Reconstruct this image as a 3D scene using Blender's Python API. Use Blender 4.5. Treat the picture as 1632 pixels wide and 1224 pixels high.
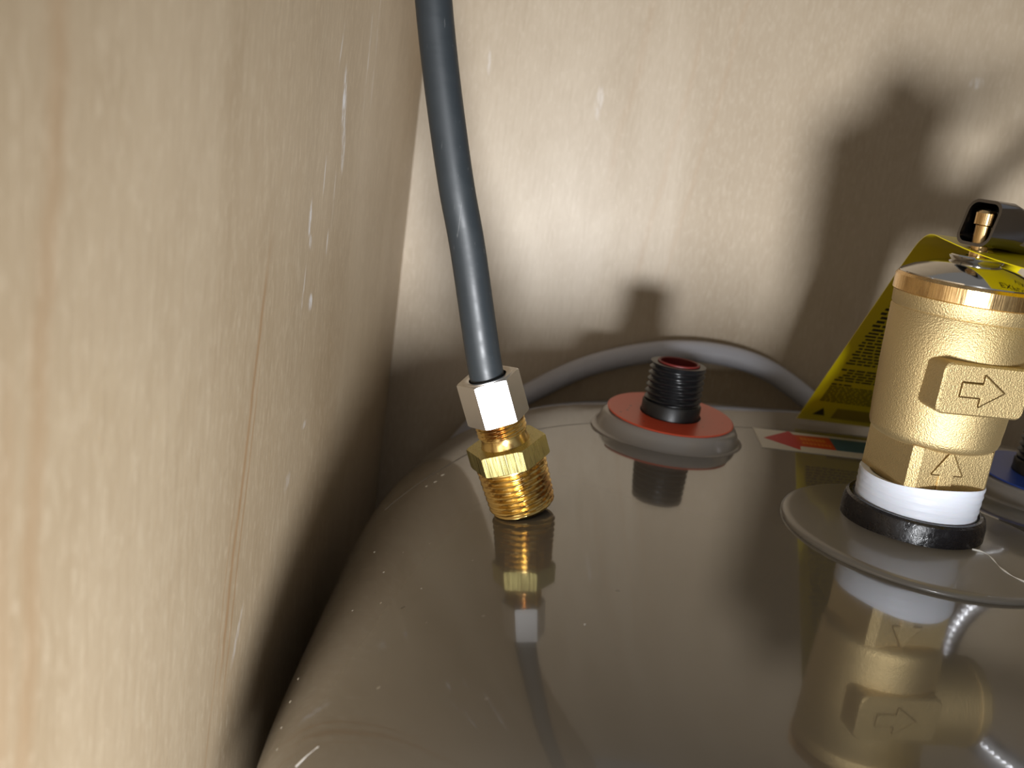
import bpy, math, random
from mathutils import Vector, Matrix
from math import sin, cos, pi, radians, sqrt, exp
random.seed(7)
C = bpy.context.scene.collection
for o in list(bpy.data.objects):
    bpy.data.objects.remove(o)

# ------------------------------------------------------------------ camera
cam_d = bpy.data.cameras.new('camera'); cam = bpy.data.objects.new('camera', cam_d); C.objects.link(cam)
P, ROLL = radians(14.5), radians(8)
F = Vector((0, cos(P), -sin(P))); R0 = Vector((1, 0, 0)); U0 = Vector((0, sin(P), cos(P)))
RX = cos(ROLL)*R0 + sin(ROLL)*U0; UX = -sin(ROLL)*R0 + cos(ROLL)*U0
cam.matrix_world = Matrix(((RX.x, UX.x, -F.x, 0), (RX.y, UX.y, -F.y, 0), (RX.z, UX.z, -F.z, .132), (0, 0, 0, 1)))
cam_d.sensor_width = 36; cam_d.lens = 36*1600/1632
cam_d.clip_start = .01; cam_d.clip_end = 20
cam_d.dof.use_dof = True; cam_d.dof.focus_distance = .365; cam_d.dof.aperture_fstop = 13
bpy.context.scene.camera = cam

# ------------------------------------------------------------------ light
S = bpy.context.scene
S.view_settings.view_transform = 'Standard'; S.view_settings.look = 'None'
S.view_settings.exposure = 1.1; S.view_settings.gamma = 1; S.view_settings.use_curve_mapping = False
w = bpy.data.worlds.new('world'); S.world = w; w.use_nodes = True
w.node_tree.nodes['Background'].inputs[0].default_value = (.95, .94, .93, 1)
w.node_tree.nodes['Background'].inputs[1].default_value = .10
ld = bpy.data.lights.new('hand_lamp', 'SPOT'); ld.energy = 14; ld.spot_size = radians(94); ld.spot_blend = 1; ld.shadow_soft_size = .046; ld.color = (.95, .97, 1)
lo = bpy.data.objects.new('hand_lamp', ld); lo.location = (.080, -.22, -.035); lo.rotation_euler = (radians(90-3), 0, radians(1)); C.objects.link(lo)

# ------------------------------------------------------------------ node helpers
class NT:
    def __init__(s, name):
        s.m = bpy.data.materials.new(name); s.m.use_nodes = True
        s.t = s.m.node_tree; s.n = s.t.nodes; s.b = s.n['Principled BSDF']
    def set(s, **k):
        for a, v in k.items():
            i = s.b.inputs[a.replace('_', ' ')]
            if isinstance(v, (int, float)): i.default_value = v
            elif isinstance(v, tuple): i.default_value = (*v, 1)[:4]
            else: s.t.links.new(v, i)
        return s
    def inp(s, sock, v):
        if isinstance(v, (int, float)): sock.default_value = v
        elif isinstance(v, tuple):
            sock.default_value = (*v, 1)[:len(sock.default_value)]
        else: s.t.links.new(v, sock)
    def coord(s):
        if not hasattr(s, '_c'): s._c = s.n.new('ShaderNodeTexCoord').outputs['Object']
        return s._c
    def xyz(s):
        if not hasattr(s, '_x'):
            x = s.n.new('ShaderNodeSeparateXYZ'); s.t.links.new(s.coord(), x.inputs[0]); s._x = x.outputs
        return s._x
    def mp(s, scale, rot=(0, 0, 0), vec=None):
        n = s.n.new('ShaderNodeMapping'); s.t.links.new(vec or s.coord(), n.inputs[0])
        n.inputs['Scale'].default_value = scale; n.inputs['Rotation'].default_value = rot
        return n.outputs[0]
    def noise(s, vec, scale=1, detail=3, rough=.5, dist=0):
        n = s.n.new('ShaderNodeTexNoise'); s.t.links.new(vec, n.inputs['Vector'])
        n.inputs['Scale'].default_value = scale; n.inputs['Detail'].default_value = detail
        n.inputs['Roughness'].default_value = rough; n.inputs['Distortion'].default_value = dist
        return n.outputs[0]
    def vor(s, vec, scale):
        n = s.n.new('ShaderNodeTexVoronoi'); s.t.links.new(vec, n.inputs['Vector']); n.inputs['Scale'].default_value = scale
        return n.outputs['Distance']
    def ma(s, op, a, b=0, c=0, clamp=False):
        n = s.n.new('ShaderNodeMath'); n.operation = op; n.use_clamp = clamp
        s.inp(n.inputs[0], a); s.inp(n.inputs[1], b); s.inp(n.inputs[2], c); return n.outputs[0]
    def mr(s, v, a, b, c=0, d=1):
        n = s.n.new('ShaderNodeMapRange'); n.interpolation_type = 'SMOOTHSTEP'
        s.inp(n.inputs[0], v); n.inputs[1].default_value = a; n.inputs[2].default_value = b
        n.inputs[3].default_value = c; n.inputs[4].default_value = d; return n.outputs[0]
    def mix(s, f, a, b, mode='MIX'):
        n = s.n.new('ShaderNodeMix'); n.data_type = 'RGBA'; n.blend_type = mode
        s.inp(n.inputs[0], f); s.inp(n.inputs[6], a); s.inp(n.inputs[7], b); return n.outputs[2]
    def bump(s, h, strength=.3, dist=.001, normal=None):
        n = s.n.new('ShaderNodeBump'); s.inp(n.inputs['Height'], h)
        n.inputs['Strength'].default_value = strength; n.inputs['Distance'].default_value = dist
        if normal: s.t.links.new(normal, n.inputs['Normal'])
        s.t.links.new(n.outputs[0], s.b.inputs['Normal']); return n.outputs[0]

def simple(name, col, rough=.5, metal=0, **k):
    return NT(name).set(Base_Color=col, Roughness=rough, Metallic=metal, **k).m

def plywood(name, along, streaks=(), marks=(), tint=(1, 1, 1), seed=0., sheen=.42, fl=.55):
    """along: index of the in-plane horizontal axis (0 = x, 1 = y); grain runs up (z)"""
    t = NT(name); off = (seed, seed*1.7, seed*.6)
    n = t.n.new('ShaderNodeMapping'); t.t.links.new(t.coord(), n.inputs[0]); n.inputs['Location'].default_value = off
    v = n.outputs[0]
    broad = t.noise(t.mp((9, 9, 1.6), vec=v), 1, 3, .5, .6)
    blotch = t.noise(t.mp((22, 22, 12), vec=v), 1, 3, .6, 1.2)
    fine = t.noise(t.mp((700, 700, 40), vec=v), 1, 3, .65)
    fleck = t.noise(t.mp((520, 520, 150), vec=v), 1, 4, .7, .5)
    A = tuple(a*b for a, b in zip((.54, .450, .330), tint)); B = tuple(a*b for a, b in zip((.45, .360, .250), tint))
    col = t.mix(t.mr(broad, .33, .68), A, B)
    col = t.mix(t.mr(blotch, .45, .75, 0, .45), col, tuple(a*b for a, b in zip((.42, .33, .222), tint)))
    col = t.mix(t.mr(fine, .42, .72, 0, .28), col, tuple(a*b for a, b in zip((.37, .275, .18), tint)))
    col = t.mix(t.mr(fleck, .46, .70, 0, fl), col, tuple(a*b for a, b in zip((.64, .555, .43), tint)))
    h = t.xyz()[along]; z = t.xyz()[2]
    wob = t.noise(t.mp((2, 2, 30)), 1, 3, .5)
    for (h0, slope, z0, z1, wd, amt) in streaks:      # mineral streaks in the veneer
        c = t.ma('ADD', t.ma('MULTIPLY', z, slope), h0)
        c = t.ma('ADD', c, t.ma('MULTIPLY', t.ma('SUBTRACT', wob, .5), wd*2))
        d = t.ma('ABSOLUTE', t.ma('SUBTRACT', h, c))
        m = t.mr(d, 0, wd, amt, 0)
        m = t.ma('MULTIPLY', m, t.mr(z, z0, z0+.03)); m = t.ma('MULTIPLY', m, t.mr(z, z1-.03, z1, 1, 0))
        col = t.mix(m, col, (.40, .24, .12))
    tot = None
    tear = t.mr(t.noise(t.mp((700, 700, 120)), 1, 4, .7), .40, .60)
    for (h0, z0, slope, lh, lz, amt) in marks:        # chalky scuffs
        zz = t.ma('SUBTRACT', z, z0)
        dh = t.ma('DIVIDE', t.ma('SUBTRACT', t.ma('SUBTRACT', h, h0), t.ma('MULTIPLY', zz, slope)), lh)
        dz = t.ma('DIVIDE', zz, lz)
        d = t.ma('ADD', t.ma('MULTIPLY', dh, dh), t.ma('MULTIPLY', dz, dz))
        m = t.mr(d, .15, 1, amt, 0)
        tot = m if tot is None else t.ma('MAXIMUM', tot, m)
    if tot is not None:
        col = t.mix(t.ma('MULTIPLY', tot, tear), col, (.93, .93, .95))
    t.set(Base_Color=col, Roughness=t.mr(broad, .3, .7, sheen-.05, sheen+.06))
    t.b.inputs['Specular IOR Level'].default_value = .5
    t.bump(t.ma('ADD', fine, t.ma('MULTIPLY', fleck, .5)), .25, .0003)
    return t.m

# ------------------------------------------------------------------ mesh helpers
def prop(o, label=None, cat=None, group=None, kind=None):
    if label: o['label'] = label
    if cat: o['category'] = cat
    if group: o['group'] = group
    if kind: o['kind'] = kind
    return o
def obj(name, verts, faces, mat, parent=None, sharp=35, smooth=True):
    me = bpy.data.meshes.new(name); me.from_pydata([tuple(v) for v in verts], [], faces); me.update()
    import bmesh
    bm = bmesh.new(); bm.from_mesh(me); bmesh.ops.recalc_face_normals(bm, faces=bm.faces); bm.to_mesh(me); bm.free()
    if smooth:
        me.shade_smooth(); me.set_sharp_from_angle(angle=radians(sharp))
    if mat: me.materials.append(mat)
    o = bpy.data.objects.new(name, me); C.objects.link(o)
    if parent: o.parent = parent
    return o
def thing(name, loc, label, cat, rot=(0, 0, 0)):
    o = bpy.data.objects.new(name, None); C.objects.link(o); o.location = loc; o.rotation_euler = rot
    o.empty_display_size = .02
    return prop(o, label, cat)
def lathe(prof, n=96, closed=False):
    """prof: (r,z) list; closed joins last to first"""
    V, Fc = [], []; k = len(prof)
    for i in range(n):
        a = 2*pi*i/n
        for r, z in prof: V.append((r*cos(a), r*sin(a), z))
    for i in range(n):
        j = (i+1) % n
        for q in range(k if closed else k-1):
            q2 = (q+1) % k
            Fc.append((i*k+q, j*k+q, j*k+q2, i*k+q2))
    if not closed:
        if prof[0][0] > 1e-6: Fc.append([i*k for i in range(n)][::-1])
        if prof[-1][0] > 1e-6: Fc.append([i*k+k-1 for i in range(n)])
    return V, Fc
def merge(*parts):
    V, Fc = [], []
    for v, f in parts:
        b = len(V); V += list(v); Fc += [tuple(i+b for i in q) for q in f]
    return V, Fc
def hexnut(apo, z0, z1, bore, cham=.93, n=96, phase=0, low=True):
    """six-sided nut, chamfered corners, ring section with a bore"""
    rc = apo/cos(pi/6)*cham; V, Fc = [], []; k = 6
    for i in range(n):
        a = 2*pi*i/n; u = (a % (pi/3))-pi/6; hr = apo/cos(u)
        ex = max(0, hr-rc)*.6; rr = min(hr, rc)
        ring = [(bore, z0), (rr if low else hr, z0), (hr, z0+(ex if low else 0)), (hr, z1-ex), (rr, z1), (bore, z1)]
        for r, z in ring: V.append((r*cos(a+phase), r*sin(a+phase), z))
    for i in range(n):
        j = (i+1) % n
        for q in range(k):
            q2 = (q+1) % k; Fc.append((i*k+q, j*k+q, j*k+q2, i*k+q2))
    return V, Fc
def thread(r0, r1, z0, z1, pitch, depth, bore, n=72, per=8, wear=0.):
    """a real helical thread from z0 (radius r0) to z1 (radius r1)"""
    m = int((z1-z0)/pitch*per)+1; V, Fc = [], []
    for q in range(m+1):
        t = q/m; z = z0+(z1-z0)*t; rb = r0+(r1-r0)*t
        fade = min(1, (z-z0)/(pitch*.5), (z1-z)/(pitch*.5)+.15)
        for i in range(n):
            a = 2*pi*i/n; ph = ((z/pitch-a/(2*pi)) % 1)
            d = abs(ph-.5)*2; d = min(1, max(0, (d-.12)/.76))
            rr = rb-depth*d*fade+random.uniform(-wear, wear)-(1-min(1, (z-z0)/(pitch*.6)))*depth*.9
            V.append((rr*cos(a), rr*sin(a), z))
    for q in range(m):
        for i in range(n):
            j = (i+1) % n; Fc.append((q*n+i, q*n+j, (q+1)*n+j, (q+1)*n+i))
    b = len(V)
    for z in (z0, z1, z1-.006 if bore < min(r0, r1)*.9 else z1, z0+.006):
        for i in range(n):
            a = 2*pi*i/n; V.append((bore*cos(a), bore*sin(a), z))
    for i in range(n):
        j = (i+1) % n
        Fc.append((i, j, b+j, b+i)); Fc.append((m*n+i, m*n+j, b+n+j, b+n+i))
        Fc.append((b+n+i, b+n+j, b+2*n+j, b+2*n+i)); Fc.append((b+i, b+j, b+3*n+j, b+3*n+i))
        Fc.append((b+2*n+i, b+2*n+j, b+3*n+j, b+3*n+i))
    return V, Fc
def catmull(pts, n=12):
    pts = [Vector(p) for p in pts]; P4 = [2*pts[0]-pts[1]]+pts+[2*pts[-1]-pts[-2]]; out = []
    for i in range(1, len(P4)-2):
        a, b, c, d = P4[i-1:i+3]
        for k in range(n):
            t = k/n
            out.append(.5*((2*b)+(c-a)*t+(2*a-5*b+4*c-d)*t*t+(3*b-a-3*c+d)*t**3))
    out.append(pts[-1]); return out
def sweep(path, rad, n=32, fn=None, caps=True):
    V, Fc = [], []; up = Vector((.3, .2, 1)).normalized(); nrm = None; s = 0
    for i, p in enumerate(path):
        t = (path[min(i+1, len(path)-1)]-path[max(i-1, 0)]).normalized()
        nrm = (up.cross(t)).normalized() if nrm is None else (nrm-t*nrm.dot(t)).normalized()
        b = t.cross(nrm)
        if i: s += (path[i]-path[i-1]).length
        for k in range(n):
            a = 2*pi*k/n; r = fn(s, a) if fn else rad
            V.append(p+(nrm*cos(a)+b*sin(a))*r)
    for i in range(len(path)-1):
        for k in range(n):
            j = (k+1) % n; Fc.append((i*n+k, i*n+j, (i+1)*n+j, (i+1)*n+k))
    if caps:
        Fc.append(tuple(range(n))[::-1]); Fc.append(tuple(range((len(path)-1)*n, len(path)*n)))
    return V, Fc
def prism(poly, d0, d1, bev=0.):
    """polygon in (u,v) extruded along w from d0 to d1 (d1 = front, bevelled)"""
    k = len(poly); cu = sum(p[0] for p in poly)/k; cv = sum(p[1] for p in poly)/k; V = []
    def ring(d, inset):
        for i, (u, v) in enumerate(poly):
            a = Vector(poly[i-1]); b = Vector((u, v)); c = Vector(poly[(i+1) % k])
            e1 = (b-a).normalized(); e2 = (c-b).normalized(); n1 = Vector((-e1.y, e1.x)); n2 = Vector((-e2.y, e2.x))
            m = (n1+n2); m = m/max(.3, m.length_squared/2)
            q = b+m*inset; V.append((q.x, q.y, d))
    ring(d0, 0); ring(d1-bev, 0); r = 2
    if bev: ring(d1, bev); r = 3
    Fc = [tuple(range(k))[::-1], tuple(range((r-1)*k, r*k))]
    for q in range(r-1):
        for i in range(k):
            j = (i+1) % k; Fc.append((q*k+i, q*k+j, (q+1)*k+j, (q+1)*k+i))
    return V, Fc
def rrect(x0, y0, x1, y1, r, n=6):
    out = []
    for cx, cy, a0 in ((x1-r, y1-r, 0), (x0+r, y1-r, 90), (x0+r, y0+r, 180), (x1-r, y0+r, 270)):
        for i in range(n+1):
            a = radians(a0+90*i/n); out.append((cx+r*cos(a), cy+r*sin(a)))
    return out
def box(x0, y0, z0, x1, y1, z1):
    V = [(x, y, z) for x in (x0, x1) for y in (y0, y1) for z in (z0, z1)]
    return V, [(0, 1, 3, 2), (4, 6, 7, 5), (0, 4, 5, 1), (2, 3, 7, 6), (0, 2, 6, 4), (1, 5, 7, 3)]
def tf(mesh, M):
    return [M @ Vector(v) for v in mesh[0]], mesh[1]

# ------------------------------------------------------------------ cabinet (the setting)
XL, YB, XR, ZT, ZB, YF = -.078, .62, .60, .44, -.42, -.02
T = .018
ply_left = plywood('plywood_left', 1, seed=3.1,
    streaks=[(.2865, .17, -.06, .095, .0026, .8), (.2925, .15, -.07, .06, .0014, .7), (.2800, .15, -.10, .03, .0010, .5),
             (.1555, .06, -.12, .20, .0060, .38), (.1475, .03, -.15, .10, .005, .28)],
    marks=[(.3945, .1290, -.22, .0050, .0170, 1), (.4000, .1130, -.15, .0036, .0120, .7), (.3525, .0905, .02, .0026, .0080, 1),
           (.3555, .0815, -.2, .0020, .0035, .9), (.3640, .0580, -.1, .0040, .0040, .8), (.3510, .0640, .1, .0009, .0110, .6),
           (.3900, .0950, 0, .0010, .016, .6), (.3700, .1040, 0, .0010, .0090, .7), (.3850, .0780, 0, .0010, .0060, .8),
           (.436, .150, 0, .0014, .030, .5), (.452, .155, 0, .0016, .034, .4), (.3800, .1500, .25, .0012, .010, .5),
           (.3500, -.0080, .3, .0060, .0040, .28), (.2950, -.044, .5, .0025, .014, .3), (.372, .008, .3, .005, .002, .35)], tint=(1.0,.95,.87))
ply_back = plywood('plywood_back', 0, seed=8.4, fl=.33, tint=(.96, .945, .93), sheen=.47,
    streaks=[(.062, .10, .03, .21, .0030, .16), (.078, .12, .02, .24, .0025, .16), (.030, .10, .09, .24, .0040, .13)],
    marks=[(-.040, .165, -.1, .0012, .010, .35), (.028, .150, 0, .003, .012, .25), (.244, .19, .2, .005, .004, .3)])
ply_side = plywood('plywood_side', 1, seed=1.2)
ply_flat = plywood('plywood_flat', 0, seed=5.7)
def slab(name, b, m): return prop(obj(name, *box(*b), m, smooth=False), kind='structure')
slab('wall_left', (XL-T, YF, ZB, XL, YB, ZT), ply_left)
slab('wall_back', (XL-T, YB, ZB, XR+T, YB+T, ZT), ply_back)
slab('wall_right', (XR, YF, ZB, XR+T, YB, ZT), ply_side)
slab('floor', (XL-T, YF, ZB-T, XR+T, YB+T, ZB), ply_flat)
# the cabinet is open above

# ------------------------------------------------------------------ water heater tank
def tank_paint():
    t = NT('taupe_enamel')
    soft = t.noise(t.mp((14, 14, 14)), 1, 2, .5)
    col = t.mix(t.mr(soft, .3, .7), (.158, .142, .120), (.146, .131, .110))
    vd = t.vor(t.mp((95, 95, 95)), 1)                      # dust specks, denser on the left shoulder
    msk = t.mr(t.xyz()[0], -.04, .02, 1, .0)
    spk = t.ma('MULTIPLY', t.mr(vd, .035, .075, .8, 0), msk)
    nz = t.mr(t.noise(t.mp((40, 40, 40)), 1, 2, .5), .48, .56)
    col = t.mix(t.ma('MULTIPLY', spk, nz), col, (.75, .72, .66))
    vk = t.vor(t.mp((33, 33, 33)), 1)
    col = t.mix(t.mr(vk, .018, .034, .85, 0), col, (.03, .025, .02))
    t.set(Base_Color=col, Roughness=.10, Coat_Weight=.75, Coat_Roughness=.03)
    t.b.inputs['IOR'].default_value = 1.55
    t.bump(t.noise(t.mp((60, 60, 60)), 1, 2, .4), .05, .001)
    return t.m
enamel = tank_paint()
heater = thing('water_heater', (0, 0, 0), 'glossy taupe enamel water heater tank filling the cabinet floor', 'water heater')
CX, CY, TA, TB, TN = .188, .3552, .2521, .2317, 3.83
def lid_ring(u, z0=None, grow=0.):
    """one closed ring of the domed lid; u = 0 where the flat top ends, 1 at the rim (shoulders are wider at the sides)"""
    out = []
    for i in range(NTH):
        th = 2*pi*(i+.5)/NTH; c, s_ = cos(th), sin(th); w_ = abs(c); D_, H_ = (.06+.06*w_, .03+.05*w_) if s_ > 0 else (.036+.084*w_, .022+.058*w_)
        off = -D_*(1-u)+grow; z = -H_*(1-sqrt(max(0, 1-min(1, max(0, u))**2))) if z0 is None else z0
        sg = lambda v: (v > 0)-(v < 0)
        out.append((CX+(TA+off)*sg(c)*abs(c)**(2/TN), CY+(TB+off)*sg(s_)*abs(s_)**(2/TN), z))
    return out
NTH = 240; V, Fc = [], []
us = [-.6, -.3, -.12]+[sin(pi/2*k/22) for k in range(23)]
for u in us: V += lid_ring(u)
V += [(x, y, z-.006) for x, y, z in lid_ring(1)]
us.append(1)
for q in range(len(us)-1):
    for i in range(NTH):
        j = (i+1) % NTH; Fc.append((q*NTH+i, q*NTH+j, (q+1)*NTH+j, (q+1)*NTH+i))
Fc.append(tuple(range(NTH)))
obj('lid', V, Fc, enamel, heater, 60)
from mathutils.bvhtree import BVHTree
bvh = BVHTree.FromPolygons([Vector(v) for v in V], Fc)
def lid_z(x, y): return bvh.ray_cast(Vector((x, y, .2)), Vector((0, 0, -1)))[0].z
V, Fc = [], []
for k in range(4):
    if k < 2: V += [(x, y, z-.003-.003*k) for x, y, z in lid_ring(1, None, -.002-.0005*k)]
    else: V += lid_ring(1, (ZB+.012, ZB)[k-2], (-.0025, -.012)[k-2])
for q in range(3):
    for i in range(NTH):
        j = (i+1) % NTH; Fc.append((q*NTH+i, q*NTH+j, (q+1)*NTH+j, (q+1)*NTH+i))
Fc.append(tuple(range(3*NTH, 4*NTH)))
obj('tank_shell', V, Fc, enamel, heater, 40)
# thin crease pressed along the shoulder of the lid
cr = [(-.0480, .4150), (-.0401, .4180), (-.0253, .4275), (-.0139, .4377), (-.0011, .4470), (.0130, .4540), (.0453, .4640), (.0835, .4770), (.1242, .4905), (.1697, .5020), (.23, .508), (.30, .505)]
path = [Vector((p.x, p.y, lid_z(p.x, p.y)-.00022)) for p in catmull([(x, y, 0) for x, y in cr], 10)]
obj('lid_crease', *sweep(path, .0004, 10), enamel, heater, 60)

# outlet boss, orange-red washer, black nipple
black_paint = simple('black_thread_paint', (.005, .005, .006), .42, 0, Coat_Weight=.15, Coat_Roughness=.3)
gum = simple('grey_boss', (.27, .245, .22), .25, 0, Coat_Weight=.3)
gum.name = 'boss_enamel'
def speck(name, base, rough=.4):
    t = NT(name); v = t.vor(t.mp((260, 260, 260)), 1)
    m = t.ma('MULTIPLY', t.mr(v, .12, .22, .9, 0), t.mr(t.noise(t.mp((70, 70, 70)), 1, 2, .5), .52, .6))
    t.set(Base_Color=t.mix(m, base, (.03, .015, .01)), Roughness=rough); return t.m
red = speck('red_ring_paint', (.62, .075, .028), .33)
blue = simple('blue_ring_paint', (.012, .05, .30), .4)
rust = simple('red_liner', (.16, .012, .01), .5)
def connection(x, y, ringmat, ringname, nip_label, ring_label):
    root_loc = (x, y, 0)
    M = Matrix.Translation(root_loc)
    pr = [(.0372, -.004), (.0364, -.0001), (.0350, .0001), (.0337, .0010), (.0326, .0048), (.0312, .0070), (.029, .0080), (.012, .0080)]
    obj('boss', *tf(lathe(pr, 96), M), gum, heater, 50)
    R = M @ Matrix.Translation((0, -.0010, .0088)) @ Matrix.Rotation(radians(3.0), 4, 'X')
    w_ = obj(ringname, *tf(lathe([(.0145, 0), (.0295, 0), (.0300, .0004), (.0295, .0008), (.0145, .0008)], 96, True), R), ringmat, heater, 30)
    w_['label'] = ring_label
    n_ = obj('nipple', *tf(merge(lathe([(.0139, -.002), (.0139, .0070), (.0134, .0078), (.0105, .0078), (.0105, -.002)], 72, True),
        thread(.0136, .0131, .0072, .0262, .0029, .0014, .0100)), M @ Matrix.Translation((0, 0, .0075))), black_paint, heater, 40)
    n_['label'] = nip_label
    l_ = obj('liner', *tf(lathe([(.0100, .0268), (.0094, .0272), (.0086, .0268), (.0086, .004), (.0100, .004)], 64, True), M @ Matrix.Translation((0, 0, .0075))), rust, heater, 40)
    l_.parent = n_
connection(.0763, .4616, red, 'washer', 'black threaded pipe nipple rising through the red washer', 'flat orange-red washer around the nipple')
connection(.2480, .4450, blue, 'washer', 'black threaded pipe nipple rising through the blue washer', 'flat blue washer around the nipple')

# flow sticker
white_v = simple('sticker_white', (.62, .58, .50), .35); sred = simple('sticker_red', (.50, .030, .035), .4)
sor = simple('sticker_orange', (.52, .05, .012), .4); steal = simple('sticker_teal', (.035, .11, .15), .4); sye = simple('sticker_print', (.65, .22, .03), .4)
def flat(pts, z0, z1): return prism([(x, y) for x, y in pts], z0, z1)
stk = obj('sticker', *flat([(.1215, .4570), (.1820, .4625), (.2400, .4680), (.2400, .5000), (.1819, .4950), (.1235, .4900)][::1], -.0001, .0003), white_v, heater)
stk['label'] = 'narrow white flow sticker printed with a red and blue arrow'
pa = obj('printed_arrow', *flat([(.1258, .4740), (.1410, .4613), (.1423, .4678), (.1432, .4680), (.1434, .4867), (.1422, .4920)], .0003, .00042), sred, stk)
pb = obj('printed_band', *flat([(.1432, .4680), (.1604, .4691), (.1622, .4895), (.1434, .4867)], .0003, .00042), sor, stk)
pc = obj('printed_band', *flat([(.1604, .4691), (.2300, .4755), (.2300, .4950), (.1622, .4895)], .0003, .00042), steal, stk)
pc['label'] = 'dark teal half of the printed arrow'
L = []
for k in range(7): L.append(box(.1455+k*.0019, .4790+k*.00012, .00042, .1468+k*.0019, .4835+k*.00012, .00050))
for k in range(8): L.append(box(.1450+k*.0019, .4725+k*.0001, .00042, .1461+k*.0019, .4755+k*.0001, .00050))
prop(obj('printed_text', *merge(*L), sye, stk, smooth=False), kind='stuff')

# flared collar and black ring round the relief valve
VX, VY = .1592, .3667
collar_p = NT('collar_enamel'); 
collar_p.set(Base_Color=(.20, .180, .152), Roughness=.3, Coat_Weight=.4, Coat_Roughness=.08); collar_p = collar_p.m
pr = [(.0530, -.0010), (.0534, .0006), (.0530, .0014), (.0518, .0019), (.0500, .0021), (.045, .0026), (.037, .0034), (.030, .0046), (.0265, .0052), (.020, .0054), (.020, -.001)]
obj('collar', *tf(lathe(pr, 128, True), Matrix.Translation((VX+.0045, VY-.0035, 0))), collar_p, heater, 50)
t = NT('black_ring_rubber'); nz = t.noise(t.mp((260, 260, 260)), 1, 4, .7)
t.set(Base_Color=(.006, .005, .006), Roughness=t.mr(nz, .3, .7, .18, .42)); t.bump(nz, .5, .0006); blk_ring = t.m
pr = [(.0205, .0030), (.0255, .0030), (.0262, .0038), (.0262, .0096), (.0255, .0126), (.0245, .0134), (.0232, .0134), (.0227, .0126), (.0205, .0118)]
o = obj('ring', *tf(lathe(pr, 128, True), Matrix.Translation((VX, VY, 0))), blk_ring, heater, 30)
o['label'] = 'thick black ring gripping the relief valve base'
# white scratch across the collar foot
scr = simple('scratch_white', (.8, .78, .74), .5)
path = [Vector((p.x, p.y, p.z)) for p in catmull([(VX+.0150, VY-.0220, .0055), (VX+.0195, VY-.0245, .0052), (VX+.0215, VY-.034, .0037), (VX+.0262, VY-.040, .0029), (VX+.034, VY-.0435, .0022)], 8)]
obj('scratch', *sweep(path, .00035, 8, fn=lambda s, a: .00028+.00015*sin(s*900)), scr, heater)['label'] = 'thin white scratch running over the collar'

def on_lid(x, y, up=.0): return Vector((x, y, lid_z(x, y)+up))
path = [on_lid(*p) for p in ((-.0375, .2330), (-.0388, .2328), (-.0402, .2325), (-.0414, .2318), (-.0427, .2311))]
obj('scratch', *sweep(path, .0003, 8, fn=lambda s, a: .00022+.00012*sin(s*2500)), scr, heater)['label'] = 'short white scratch low on the left shoulder'
dustp = []
for x, y, q in [(-.0245, .4163, .0011), (-.0270, .4104, .0009), (-.0305, .4098, .0007), (-.0438, .3597, .0005), (-.0360, .3293, .0005), (-.0546, .2758, .0006), (-.0555, .290, .0005), (-.0538, .262, .0005), (-.020, .30, .0003), (.03, .26, .0003), (-.043, .31, .0004), (-.0520, .2500, .0005)]:
    dustp.append(tf(lathe([(q, 0), (q*.8, .00012), (0, .0002)], 8), Matrix.Translation(on_lid(x, y)) @ Matrix.Rotation(radians(-50 if x < -.05 else -25), 4, 'Y')))
prop(obj('dust_specks', *merge(*dustp), scr, heater), kind='stuff')

# ------------------------------------------------------------------ brass materials
def brass(name, col, rough, cast=0., line=0., stain=0.):
    t = NT(name); c = col
    if stain:
        n = t.noise(t.mp((150, 150, 60)), 1, 5, .7, .5); c = t.mix(t.mr(n, .48, .66, 0, stain), col, (.22, .10, .035))
    r = rough
    if cast:
        g = t.noise(t.mp((1500, 1500, 1500)), 1, 3, .6); g2 = t.vor(t.mp((2000, 2000, 2000)), 1)
        t.bump(t.ma('ADD', g, t.ma('MULTIPLY', g2, .5)), cast, .0004)
    if line:
        g = t.noise(t.mp((2600, 2600, 80)), 1, 2, .5); t.bump(g, line, .0003); r = t.mr(g, .3, .7, rough-.06, rough+.1)
    t.set(Base_Color=c, Metallic=1., Roughness=r); return t.m
cast_brass = brass('cast_brass', (.60, .46, .235), .56, cast=.55)
mach_brass = brass('machined_brass', (.85, .58, .27), .20, line=.25, stain=.35)
hex_brass = brass('bright_brass', (.60, .52, .21), .30, line=.4, stain=.15)
thr_brass = brass('thread_brass', (.72, .51, .19), .24, stain=.9)
t = NT('bright_nickel'); g = t.noise(t.mp((1500, 1500, 60)), 1, 2, .5)
t.set(Base_Color=(.80, .78, .76), Metallic=1., Roughness=.33); t.bump(g, .15, .0002); nickel = t.m
steel = simple('polished_steel', (.62, .60, .57), .10, 1)
dark_steel = simple('dark_chrome', (.30, .30, .32), .16, 1)

# ------------------------------------------------------------------ relief valve
valve = thing('relief_valve', (VX, VY, .0), 'upright cast brass relief valve with arrow pad, white taped neck and steel cap', 'valve', (0, 0, radians(10.6)))
# local frame: front face looks to -y, outlet to +x
pr = [(.0150, .0385), (.0195, .0390), (.0215, .0398), (.0228, .0412), (.0233, .0430), (.0233, .0450), (.0236, .0480), (.0245, .067), (.0250, .0868), (.0246, .0874), (.0250, .0880), (.0252, .0925), (.0150, .0925)]
obj('body', *lathe(pr, 128, True), cast_brass, valve, 40)
obj('machined_band', *lathe([(.015, .0925), (.0252, .0925), (.0258, .0930), (.0258, .0982), (.0250, .0992), (.0150, .0992)], 128, True), mach_brass, valve, 30)
# square block with cut corners under the body
poly = []
for k in range(4):
    for d in (-40, 40): 
        a = radians(-90+90*k+d); poly.append((.0222*cos(a+radians(3)), .0222*sin(a+radians(3))))
obj('neck_block', *prism(poly, .0225, .0400), cast_brass, valve, 20)
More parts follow.
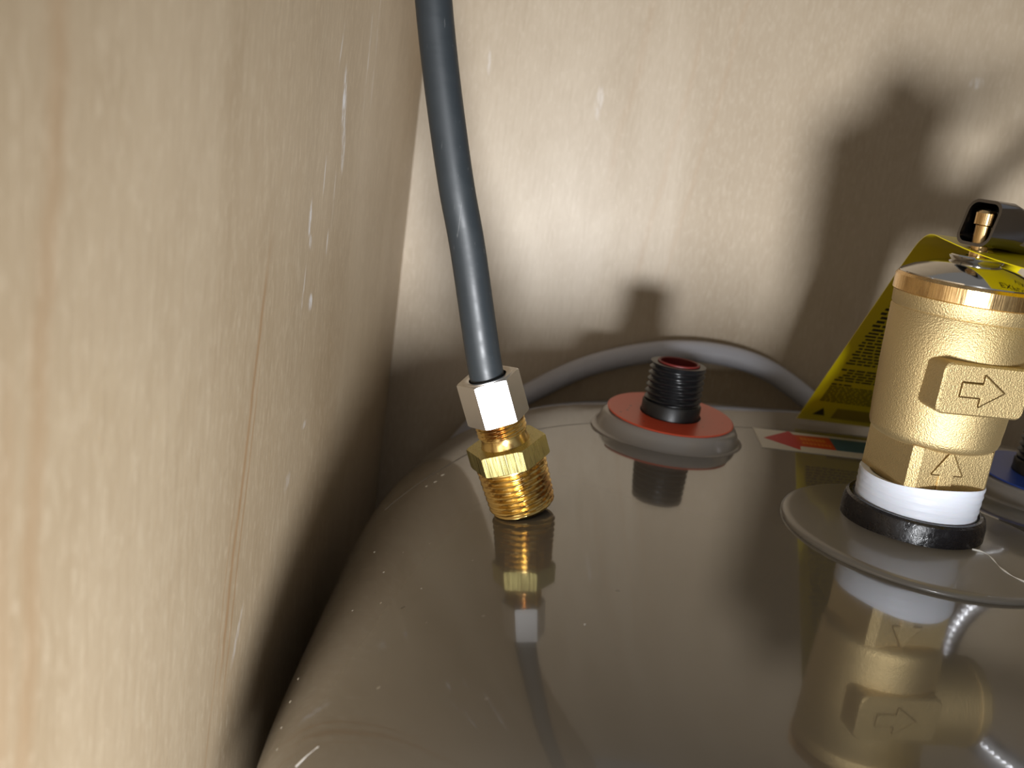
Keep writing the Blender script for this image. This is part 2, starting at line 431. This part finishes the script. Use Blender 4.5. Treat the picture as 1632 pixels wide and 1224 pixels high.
# raised pad and its arrow
def front(mesh): return [(v[0], -v[2], v[1]) for v in mesh[0]], mesh[1]
obj('arrow_pad', *front(prism(rrect(-.0190, .0555, .0145, .0738, .0028), .0120, .0268, .0007)), cast_brass, valve, 35)
def arrow(cx, cy, s, up=False):
    p = [(-.0075, -.0026), (.0004, -.0026), (.0004, -.0058), (.0092, 0), (.0004, .0058), (.0004, .0026), (-.0075, .0026)]
    if up: p = [(-y, x) for x, y in p]
    return [(cx+x*s, cy+y*s) for x, y in p]
edge_shade = simple('arrow_edge_shade', (.16, .10, .035), .5, 1)  # dark line colour standing in for the shadow round the raised arrows
a1 = arrow(-.0042, .0648, 1.0)
obj('arrow', *front(prism(a1, .0262, .02735, .0004)), cast_brass, valve, 20)
a2 = arrow(-.0022, .0300, 1.08, True)
obj('arrow', *front(prism([(x, max(y, .0245)) for x, y in a2], .0168, .01795, .0003)), cast_brass, valve, 20)
def outline_line(poly, d, r): 
    p = [Vector((x, -d, y)) for x, y in poly]; parts = []
    for i in range(len(p)): parts.append(sweep([p[i], p[(i+1) % len(p)]], r, 6))
    return merge(*parts)
obj('arrow_outline', *outline_line(a1, .0269, .00033), edge_shade, valve)
obj('arrow_outline', *outline_line([q for q in a2 if q[1] > .0240], .0175, .00033), edge_shade, valve)
# side outlet
Mo = Matrix.Translation((0, 0, .0715)) @ Matrix.Rotation(radians(90), 4, 'Y')
pr = [(.0130, .012), (.0178, .012), (.0178, .0400), (.0184, .0405), (.0184, .0410), (.0180, .0412), (.0180, .0445), (.0170, .0455), (.0140, .0455), (.0130, .0440)]
obj('outlet', *tf(lathe(pr, 96, True), Mo), cast_brass, valve, 35)
# white thread tape
V, Fc = [], []; n = 120; rows = 26
for q in range(rows+1):
    for i in range(n):
        a = 2*pi*i/n; u = q/rows
        zt = .0245+.0016*sin(a*1+2.6)+.0005*sin(3*a); z = .0115+(zt-.0115)*u
        r = .0222+.0004*u+.00012*sin(u*30+a*2)+.00006*random.uniform(-1, 1)
        if u > .97: r -= .0002
        V.append((r*cos(a), r*sin(a), z))
for q in range(rows):
    for i in range(n):
        j = (i+1) % n; Fc.append((q*n+i, q*n+j, (q+1)*n+j, (q+1)*n+i))
b = len(V)
for z in (.0115, .0232):
    for i in range(n): V.append((.0190*cos(2*pi*i/n), .0190*sin(2*pi*i/n), z))
for i in range(n):
    j = (i+1) % n; Fc += [(i, j, b+j, b+i), (rows*n+i, rows*n+j, b+n+j, b+n+i), (b+i, b+j, b+n+j, b+n+i)]
t = NT('white_thread_tape'); g = t.noise(t.mp((90, 90, 1500), (radians(8), 0, 0)), 1, 3, .6)
t.set(Base_Color=(.60, .62, .68), Roughness=.5, Subsurface_Weight=.1, Subsurface_Scale=.002); t.bump(g, .5, .0004)
obj('thread_tape', V, Fc, t.m, valve, 60)['label'] = 'white thread tape wound round the valve neck'
# steel cap, spring seat, stem
obj('cap', *lathe([(.0238, .0988), (.0246, .0992), (.0247, .0998), (.0240, .1003), (.0200, .1025), (.0150, .1045), (.0100, .1058), (.004, .1064), (.0, .1065)], 128), steel, valve, 50)
obj('spring_seat', *lathe([(.004, .1055), (.0080, .1056), (.0092, .1068), (.0094, .1076), (.0088, .1081), (.004, .1082)], 72, True), steel, valve, 35)
obj('stem', *lathe([(.0030, .103), (.0030, .119), (.0038, .1195), (.0038, .1235), (.0025, .1245), (.0, .1246)], 48), mach_brass, valve, 35)
# lever: an open stamped loop round the stem and an arm running right
secs = [(-.0030, .0078, .1118, .1282), (.0070, .0078, .1118, .1282), (.0140, .0070, .1110, .1262), (.0220, .0064, .1100, .1235), (.0330, .0056, .1080, .1190)]
Ml = Matrix.Rotation(radians(12), 4, 'Z')
def channel(secs, th):
    V, Fc = [], []; rings_ = []
    for x, hw, z0, z1 in secs: rings_.append((x, rrect(-hw, z0, hw, z1, .0042, 8)))
    for x, hw, z0, z1 in secs[::-1]: rings_.append((x, rrect(-hw+th, z0+th, hw-th, z1-th, .0034, 8)))
    k = len(rings_[0][1])
    for q, (x, pl_) in enumerate(rings_):
        for y, z in pl_: V.append((x+((z-.120)*.22 if x < 0 else 0), y, z))
    for q in range(len(rings_)):
        q2 = (q+1) % len(rings_)
        for i in range(k):
            j = (i+1) % k; Fc.append((q*k+i, q*k+j, q2*k+j, q2*k+i))
    return V, Fc
lever = obj('lever', *tf(channel(secs, .0011), Ml), dark_steel, valve, 40)
rib = prism([(.0095, .1150), (.0110, .1140), (.0300, .1105), (.0315, .1125), (.0300, .1150), (.0110, .1195), (.0095, .1185)], 0, .0006, .0002)
o = obj('rib', *tf(([(v[0], -.0066-v[2], v[1]) for v in rib[0]], rib[1]), Ml), steel, None, 30); o.parent = lever
Mp = Ml @ Matrix.Translation((.0150, -.0088, .1205)) @ Matrix.Rotation(radians(-90), 4, 'X')
o = obj('pivot_pin', *tf(lathe([(.0, 0), (.0016, .0), (.0019, .0004), (.0019, .0180), (.0016, .0185), (.0, .0185)], 32), Mp), steel, None, 35); o.parent = lever

# ------------------------------------------------------------------ yellow warning tag
t = NT('yellow_tag'); t.set(Base_Color=(.72, .58, .004), Roughness=.30); t.b.inputs['Transmission Weight'].default_value = 0
yellow = t.m
ink = simple('tag_ink', (.035, .028, .004), .5)
tag = thing('warning_tag', (.152, .5116, .002), 'yellow printed warning tag folded over the brass valve cap', 'tag')
TL = Vector((.152, .5116, .002))
cen = catmull([(.1507, .5116, .0030), (.1505, .474, .0388), (.1503, .436, .0752), (.1502, .408, .1020), (.1500, .398, .1096), (.1500, .389, .1125), (.1510, .378, .1118), (.1545, .362, .1100), (.1590, .345, .1088), (.1640, .325, .1082), (.1700, .302, .1075)], 10)
Wd = .046
wdir = [Vector((1, .06+.0*i, .0)).normalized() for i in range(len(cen))]
acc = [0]
for i in range(1, len(cen)): acc.append(acc[-1]+(cen[i]-cen[i-1]).length)
TLEN = acc[-1]
def tagpt(s, v, off=0):
    """s metres from the lower edge, v metres from the left edge, off to the printed (lower/front) side"""
    s = max(0, min(TLEN-1e-6, s)); i = 0
    while acc[i+1] < s: i += 1
    f = (s-acc[i])/(acc[i+1]-acc[i]); p = cen[i].lerp(cen[i+1], f)
    tdir = (cen[min(i+2, len(cen)-1)]-cen[max(i-1, 0)]).normalized()
    w_ = wdir[i]; nn = w_.cross(tdir).normalized()
    # near the spring seat the tag is flat; width runs right
    return p+w_*v+nn*(-off)-TL
V, Fc = [], []; NS, NV = 260, 40
for side in (.00018, -.00018):
    for a in range(NS+1):
        for b_ in range(NV+1): V.append(tagpt(TLEN*a/NS, Wd*b_/NV, side))
Q = (NS+1)*(NV+1)
for a in range(NS):
    for b_ in range(NV):
        i = a*(NV+1)+b_
        if a > NS*.55 and (V[i]+TL-Vector((VX, VY, V[i].z+TL.z))).length < .0046: continue
        Fc.append((i, i+1, i+NV+2, i+NV+1)); Fc.append((Q+i, Q+i+1, Q+i+NV+2, Q+i+NV+1))
for a in range(NS):
    for i in (a*(NV+1), a*(NV+1)+NV): Fc.append((i, i+NV+1, Q+i+NV+1, Q+i))
for b_ in range(NV):
    for i in (b_, NS*(NV+1)+b_): Fc.append((i, i+1, Q+i+1, Q+i))
obj('sheet', V, Fc, yellow, tag, 60)
def bars(s, v0, v1, hgt, off):
    out = []; v = v0
    while v < v1:
        L_ = min(random.uniform(.0016, .0048)*(hgt/.0012)**.5, v1-v)
        if L_ < .0006: break
        q = [tagpt(s, v, off), tagpt(s, v+L_, off), tagpt(s+hgt, v+L_, off), tagpt(s+hgt, v, off)]
        out.append((q, [(0, 1, 2, 3)])); v += L_+.0007*(hgt/.0012)**.5
    return out
PO = -.00026; L = []
rows_ = []
s = .0215
for k in range(10): rows_.append((s, .0050, .043, .00085)); s += .00165
rows_.append((s+.0004, .0050, .0150, .0014)); s += .0045
for k in range(5): rows_.append((s, .0050+.0012*(k % 4), .042, .00140)); s += .0025
s += .0035
for k in range(18):
    rows_.append((s, .0050+.0006*(k % 3), .040-.002*(k % 4), .0014 if k < 11 else .0019)); s += .0027 if k < 11 else .0033
for (s_, a, b_, h) in rows_: L += bars(s_, a, b_, h, PO)
prop(obj('small_print', *merge(*L), ink, tag, smooth=False), kind='stuff')
tri = [tagpt(.0065, .0060, PO), tagpt(.0065, .0125, PO), tagpt(.0145, .0095, PO)]
obj('warning_triangle', tri, [(0, 1, 2)], ink, tag, smooth=False)
faded = simple('tag_faded_print', (.33, .24, .01), .5)
q = [tagpt(.0045, .0165, PO), tagpt(.0045, .0430, PO), tagpt(.0155, .0430, PO), tagpt(.0155, .0165, PO)]
obj('printed_panel', q, [(0, 1, 2, 3)], faded, tag, smooth=False)
def lettering(text, size, s0, v0, name='lettering'):
    cu = bpy.data.curves.new('t', 'FONT'); cu.body = text; cu.size = size; cu.space_character = 1.05
    ob = bpy.data.objects.new('t', cu); C.objects.link(ob); dg = bpy.context.evaluated_depsgraph_get()
    me = bpy.data.meshes.new_from_object(ob.evaluated_get(dg))
    V = [tagpt(s0+v.co.y, v0+v.co.x, PO-.00002) for v in me.vertices]; Fc = [tuple(p.vertices) for p in me.polygons]
    bpy.data.objects.remove(ob); bpy.data.curves.remove(cu); bpy.data.meshes.remove(me)
    obj(name, V, Fc, ink, tag, smooth=False)
lettering('VALVE', .0048, TLEN-.056, .0150)
lettering('EXPLOSION', .0048, TLEN-.049, .0050)

# ------------------------------------------------------------------ grey tube and compression fitting
ax = (Matrix.Rotation(radians(-22.0), 3, 'Y') @ Matrix.Rotation(radians(4.0), 3, 'X')) @ Vector((0, 0, 1))
rotm = (Matrix.Rotation(radians(-22.0), 4, 'Y') @ Matrix.Rotation(radians(4.0), 4, 'X') @ Matrix.Rotation(radians(6), 4, 'Z'))
base = Vector((.0104, .3510, -.0040))
fit = thing('compression_fitting', base, 'brass pipe adapter with bright nickel nut, tilted on the tank below the grey tube', 'pipe fitting')
fit.matrix_world = Matrix.Translation(base) @ rotm @ Matrix.Scale(1.05, 4)
clr = min(p.z-lid_z(p.x, p.y) for p in (fit.matrix_world @ Vector((.0106*cos(a), .0106*sin(a), 0)) for a in [k*pi/30 for k in range(60)]))
fit.location.z -= clr-.0001
obj('pipe_thread', *thread(.0117, .0125, 0, .0180, .0021, .0012, .0095, wear=.00006), thr_brass, fit, 50)
obj('hex_collar', *hexnut(.0124, .0180, .0252, .0070, .96, phase=radians(-11)), hex_brass, fit, 25)
obj('neck_thread', *merge(lathe([(.0060, .0250), (.0088, .0250), (.0084, .0262), (.0080, .0276), (.0080, .0290), (.0060, .0290)], 72, True),
    thread(.0088, .0088, .0284, .0420, .0014, .0007, .0062, per=8)), thr_brass, fit, 50)
obj('compression_nut', *hexnut(.0095, .0342, .0496, .0066, .95, phase=radians(2)), nickel, fit, 25)
obj('nut_lip', *lathe([(.0066, .0480), (.0088, .0494), (.0088, .0500), (.0078, .0501), (.0066, .0496)], 72, True), nickel, fit, 30)

cx_ = Vector((0, 0, 0)); nt = fit.matrix_world @ Vector((0, 0, .0440)); nt2 = fit.matrix_world @ Vector((0, 0, .062))
t = NT('grey_tube_plastic'); g = t.noise(t.mp((60, 60, 200)), 1, 4, .6)
sc = t.mr(t.noise(t.mp((900, 900, 40)), 1, 3, .6), .66, .74, 0, .25)
t.set(Base_Color=t.mix(sc, (.019, .024, .028), (.28, .28, .28)), Roughness=t.mr(g, .3, .7, .40, .52)); tube_m = t.m
def pxpt(x, y, d):   # real-world points of the tube, given as measured positions
    return Vector((0, 0, .132))+(F+RX*((x-816)/1600)-UX*((y-612)/1600))*d
tp = [nt, fit.matrix_world @ Vector((0, 0, .054))]+[pxpt(*q) for q in ((746, 400, .349), (728, 300, .344), (713.5, 200, .340), (701, 100, .336), (691, 0, .332), (683, -110, .328), (680, -260, .324))]
tube = obj('supply_tube', *sweep(catmull(tp, 10), .0062, 40), tube_m, None, 60)
prop(tube, 'dark grey plastic tube curving down into the bright nickel nut', 'tube')

# ------------------------------------------------------------------ pale hose behind the tank
t = NT('pale_hose'); t.set(Base_Color=(.46, .46, .50), Roughness=.45); 
hose = obj('drain_hose', *sweep(catmull([(-.055, .598, -.20), (-.045, .600, -.11), (-.020, .603, -.055), (.012, .607, -.0290), (.0494, .607, -.0048), (.0974, .607, .0105), (.1441, .607, .0095), (.1831, .606, -.0085), (.215, .602, -.035), (.24, .600, -.09), (.25, .600, -.2)], 12), .0065, 28), t.m, None, 60)
prop(hose, 'pale grey hose arching between the tank and the back plywood wall', 'hose')

# ------------------------------------------------------------------ braided steel hose to the right
t = NT('braided_steel'); t.set(Base_Color=(.62, .62, .64), Metallic=1., Roughness=.25); 
def braid(s, a):
    u = a*8/(2*pi); v_ = s/.0032
    return .0062+.00045*(abs(sin(pi*(u+v_)))*abs(sin(pi*(u-v_))))
bh = [(.248, .445, .0350), (.245, .446, .046), (.232, .447, .060), (.2235, .444, .078), (.225, .438, .098), (.238, .428, .116), (.265, .41, .127), (.31, .38, .125), (.38, .32, .10), (.46, .20, .06), (.53, .08, .02), (.56, .02, -.06)]
pth = catmull(bh, 60)
bo = obj('braided_hose', *sweep(pth, .006, 48, fn=braid), t.m, None, 60)
prop(bo, 'braided steel hose looping over the tank to the right of the valve', 'hose')
